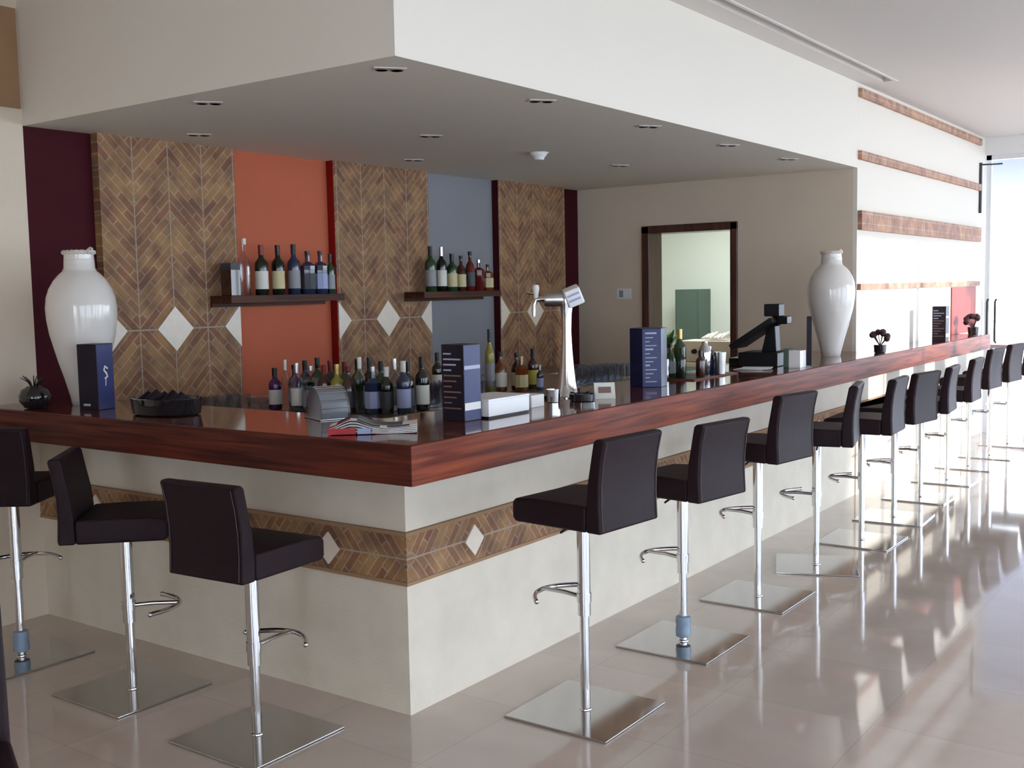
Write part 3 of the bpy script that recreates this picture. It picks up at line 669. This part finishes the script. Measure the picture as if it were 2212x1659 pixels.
MB().lathe([(.037,.135),(.030,.16),(.018,.178),(.016,.195),(.001,.197)],24).build('lid','c_silver',t)
t=thing('steel_tumbler','dark steel mixing cup beside the cocktail shaker','cup',(-.30,3.10,HM)); MB().lathe([(.026,0),(.028,.002),(.036,.13),(.034,.13),(.026,.006),(.001,.006)],24).build('tin','steel',t)
t=tag(MB().lathe([(.030,0),(.033,.002),(.036,.11),(.0335,.11),(.0305,.012),(.001,.012)],16).build('drinking_glass','g_clear'),'clear glass alone beside the six-sided menu stand','glass'); t.location=(-.46,2.70,HM)
# till
t=thing('cash_register','black touchscreen till on a stand with a small customer display','cash register',(-.40,3.98,H),R(5))
MB().box(-.12,.14,-.16,.16,0,.09).build('printer_base','black_plastic',t,.006)
MB().prism([(.0,.09),(.10,.09),(.09,.26),(.04,.26)],-.05,.05,'y').build('stand','black_plastic',t,.006)
sc=MB().box(-.19,.14,-.15,.15,-.018,.018,Matrix.Translation((-.02,0,.225))@Matrix.Rotation(R(-33),4,'Y')).build('touchscreen','black_plastic',t,.006)
MB().box(-.175,.125,-.135,.135,.018,.0195,Matrix.Translation((-.02,0,.225))@Matrix.Rotation(R(-33),4,'Y')).build('screen_glass','black_gloss',sc)
MB().tube([(.10,0,.26),(.07,0,.33)],.016,10).build('display_pole','black_plastic',t)
MB().box(.02,.12,-.06,.06,.32,.40).build('customer_display','black_plastic',t,.005)
MB().box(.10,.17,-.05,.05,.27,.32).build('card_reader','black_plastic',t,.005)
MB().box(-.20,-.12,-.11,.11,0,.05).build('keypad','black_plastic',t,.004)
mb=MB()
for k in range(3): mb.box(-.23+.01*k,-.05+.012*k,-.13+.02*k,.02+.02*k,.001+.004*k,.004+.004*k,Matrix.Rotation(R(9*k),4,'Z'))
t=tag(mb.build('paper_slips','paper'),'loose pale papers stacked in front of the till','papers'); t.location=(-.18,3.66,H)
t=thing('receipt_box','small white box with a dark side right in front of the till','box',(-.13,3.83,H)); MB().box(-.055,-.02,-.05,.05,0,.12).build('dark_side','green_door',t,.002); MB().box(-.02,.055,-.05,.05,0,.11).build('carton','boxwhite',t,.002)
# flowers on the far counter
def flowers(x,y,lab,n=9,s=1):
    t=thing('flower_pot',lab,'flowers',(x,y,H)); MB().lathe([(.03*s,0),(.04*s,.003),(.045*s,.06*s),(.038*s,.06*s),(.001,.05*s)],16).build('pot','black_gloss',t)
    mb=MB(); rr=random.Random(int(y*10))
    for k in range(n):
        a=rr.uniform(0,2*PI); e=rr.uniform(.3,1.3); r_=.075*s; c=(r_*math.cos(a)*math.cos(e),r_*math.sin(a)*math.cos(e),.07*s+r_*math.sin(e)*1.1)
        mb.sphere(c,.022*s,8); mb.tube([(0,0,.05*s),c],.003,5)
    mb.build('blossoms','petal',t)
flowers(-.085,5.42,'dark red flowers in a small black pot before the bright wall',11,1.05)
flowers(-.14,8.55,'dark flowers at the far end of the counter before the red panel',14,1.2)
# ------------------------------------------------------------------ back room contents
t=thing('kitchen_cabinet','dull green cabinet door on the pale wall seen through the doorway','cabinet',(-3.17,8.7,0))
MB().box(-.15,.15,-.3,-.005,.0,1.61).build('body','green_door',t,.004); MB().box(-.13,.13,-.312,-.3,.05,1.58).build('door','green_door',t,.003)
t=thing('kitchen_bench','steel kitchen bench with a pale top seen through the doorway','bench',(-2.35,6.9,0))
MB().box(-.75,.75,-.3,.3,.88,.92).build('worktop','steel',t,.003)
for sx in (-.7,.7):
    for sy in (-.25,.25): MB().box(sx-.02,sx+.02,sy-.02,sy+.02,0,.88).build('leg','steel',t)
t=thing('kitchen_oven','beige kitchen appliance with two dark knobs on the bench','kitchen appliance',(-2.15,6.9,.92)); MB().box(-.28,.28,-.18,.18,0,.2).build('casing','rope',t,.006)
for s in (-.1,.06): MB().lathe([(.025,0),(.022,.03),(.001,.031)],16,0,0,Matrix.Translation((s,-.18,.10))@Matrix.Rotation(R(90),4,'X')).build('knob','black_plastic',t)
t=thing('white_cloth','crumpled white cloth on top of the kitchen appliance','cloth',(-2.08,6.9,1.131)); 
mb=MB(); 
for k in range(6): mb.tube([(-.12+.04*k,-.12,.01),(-.10+.04*k,0,.035+.01*(k%3)),(-.13+.045*k,.12,.012)],[.012,.022,.012],8)
mb.build('folds','paper',t)
def plant(x,y,z,lab,n=26):
    t=thing('potted_plant',lab,'plant',(x,y,z)); MB().lathe([(.05,0),(.07,.12),(.062,.12),(.001,.1)],18).build('pot','tanpanel',t)
    mb=MB(); rr=random.Random(3)
    for k in range(n):
        a=rr.uniform(0,2*PI); e=rr.uniform(.35,1.3); L=rr.uniform(.14,.26); d=Vector((math.cos(a)*math.cos(e),math.sin(a)*math.cos(e),math.sin(e))); s=Vector((-math.sin(a),math.cos(a),0))*.028
        b=Vector((0,0,.11)); m1=b+d*L*.6; tp=b+d*L+Vector((0,0,-.04))
        up=Vector((0,0,.004)); mb._add([b,m1+s,tp,m1-s,m1+up],[(0,1,4),(1,2,4),(2,3,4),(3,0,4)])
    mb.build('leaves','leaf',t)
plant(-2.62,6.88,.92,'green leafy potted plant on the kitchen bench seen through the doorway')
t=thing('ceiling_lamp','fluorescent ceiling lamp in the back kitchen room','ceiling light',(-2.4,7.3,2.75)); MB().box(-.6,.6,-.15,.15,-.06,0).build('casing','whitepaint',t,.004); MB().box(-.57,.57,-.12,.12,-.066,-.06).build('tube_cover','lamp',t)
# ------------------------------------------------------------------ light
W=bpy.data.worlds.new('World'); S.world=W; W.use_nodes=True
bg=W.node_tree.nodes['Background']; bg.inputs['Color'].default_value=(.77,.86,1.0,1); bg.inputs['Strength'].default_value=6.6
sun=bpy.data.lights.new('sun','SUN'); sun.energy=4.5; sun.angle=R(1.2); sun.color=(1,.97,.93)
so=bpy.data.objects.new('sun',sun); C.objects.link(so)
d=Vector((-1,-.1,-.165)).normalized(); so.rotation_euler=d.to_track_quat('-Z','Y').to_euler()
def portal(name,loc,rot,sx,sy):
    l=bpy.data.lights.new(name,'AREA'); l.shape='RECTANGLE'; l.size=sx; l.size_y=sy; l.cycles.is_portal=True
    o=bpy.data.objects.new(name,l); C.objects.link(o); o.location=loc; o.rotation_euler=rot
portal('side_portal',(XW+.25,2.25,1.45),(0,R(90),0),2.9,15)
portal('front_portal',(3.3,YN-.25,1.45),(R(90),0,0),2.3,2.9)
portal('end_portal',((BX+XW)/2,YE+.3,1.5),(R(-90),0,0),XW-BX,2.9)
# ------------------------------------------------------------------ camera
cam=bpy.data.cameras.new('camera'); co=bpy.data.objects.new('camera',cam); C.objects.link(co)
cam.sensor_width=36; cam.lens=36*2348.4/2212; cam.clip_start=.05; cam.clip_end=200
yaw,pitch,roll=.6254,-.0866,-.0194
co.matrix_world=Matrix.Translation((2.4314,-2.7719,1.6457))@Matrix.Rotation(yaw,4,'Z')@Matrix.Rotation(PI/2+pitch,4,'X')@Matrix.Rotation(roll,4,'Z')
S.camera=co
S.view_settings.view_transform='Standard'; S.view_settings.look='None'; S.view_settings.gamma=1; S.view_settings.use_curve_mapping=False
S.view_settings.exposure=0.3
S.cycles.max_bounces=10; S.cycles.diffuse_bounces=6; S.cycles.glossy_bounces=5; S.cycles.transparent_max_bounces=24; S.cycles.sample_clamp_indirect=8
S.cycles.caustics_reflective=False; S.cycles.caustics_refractive=False
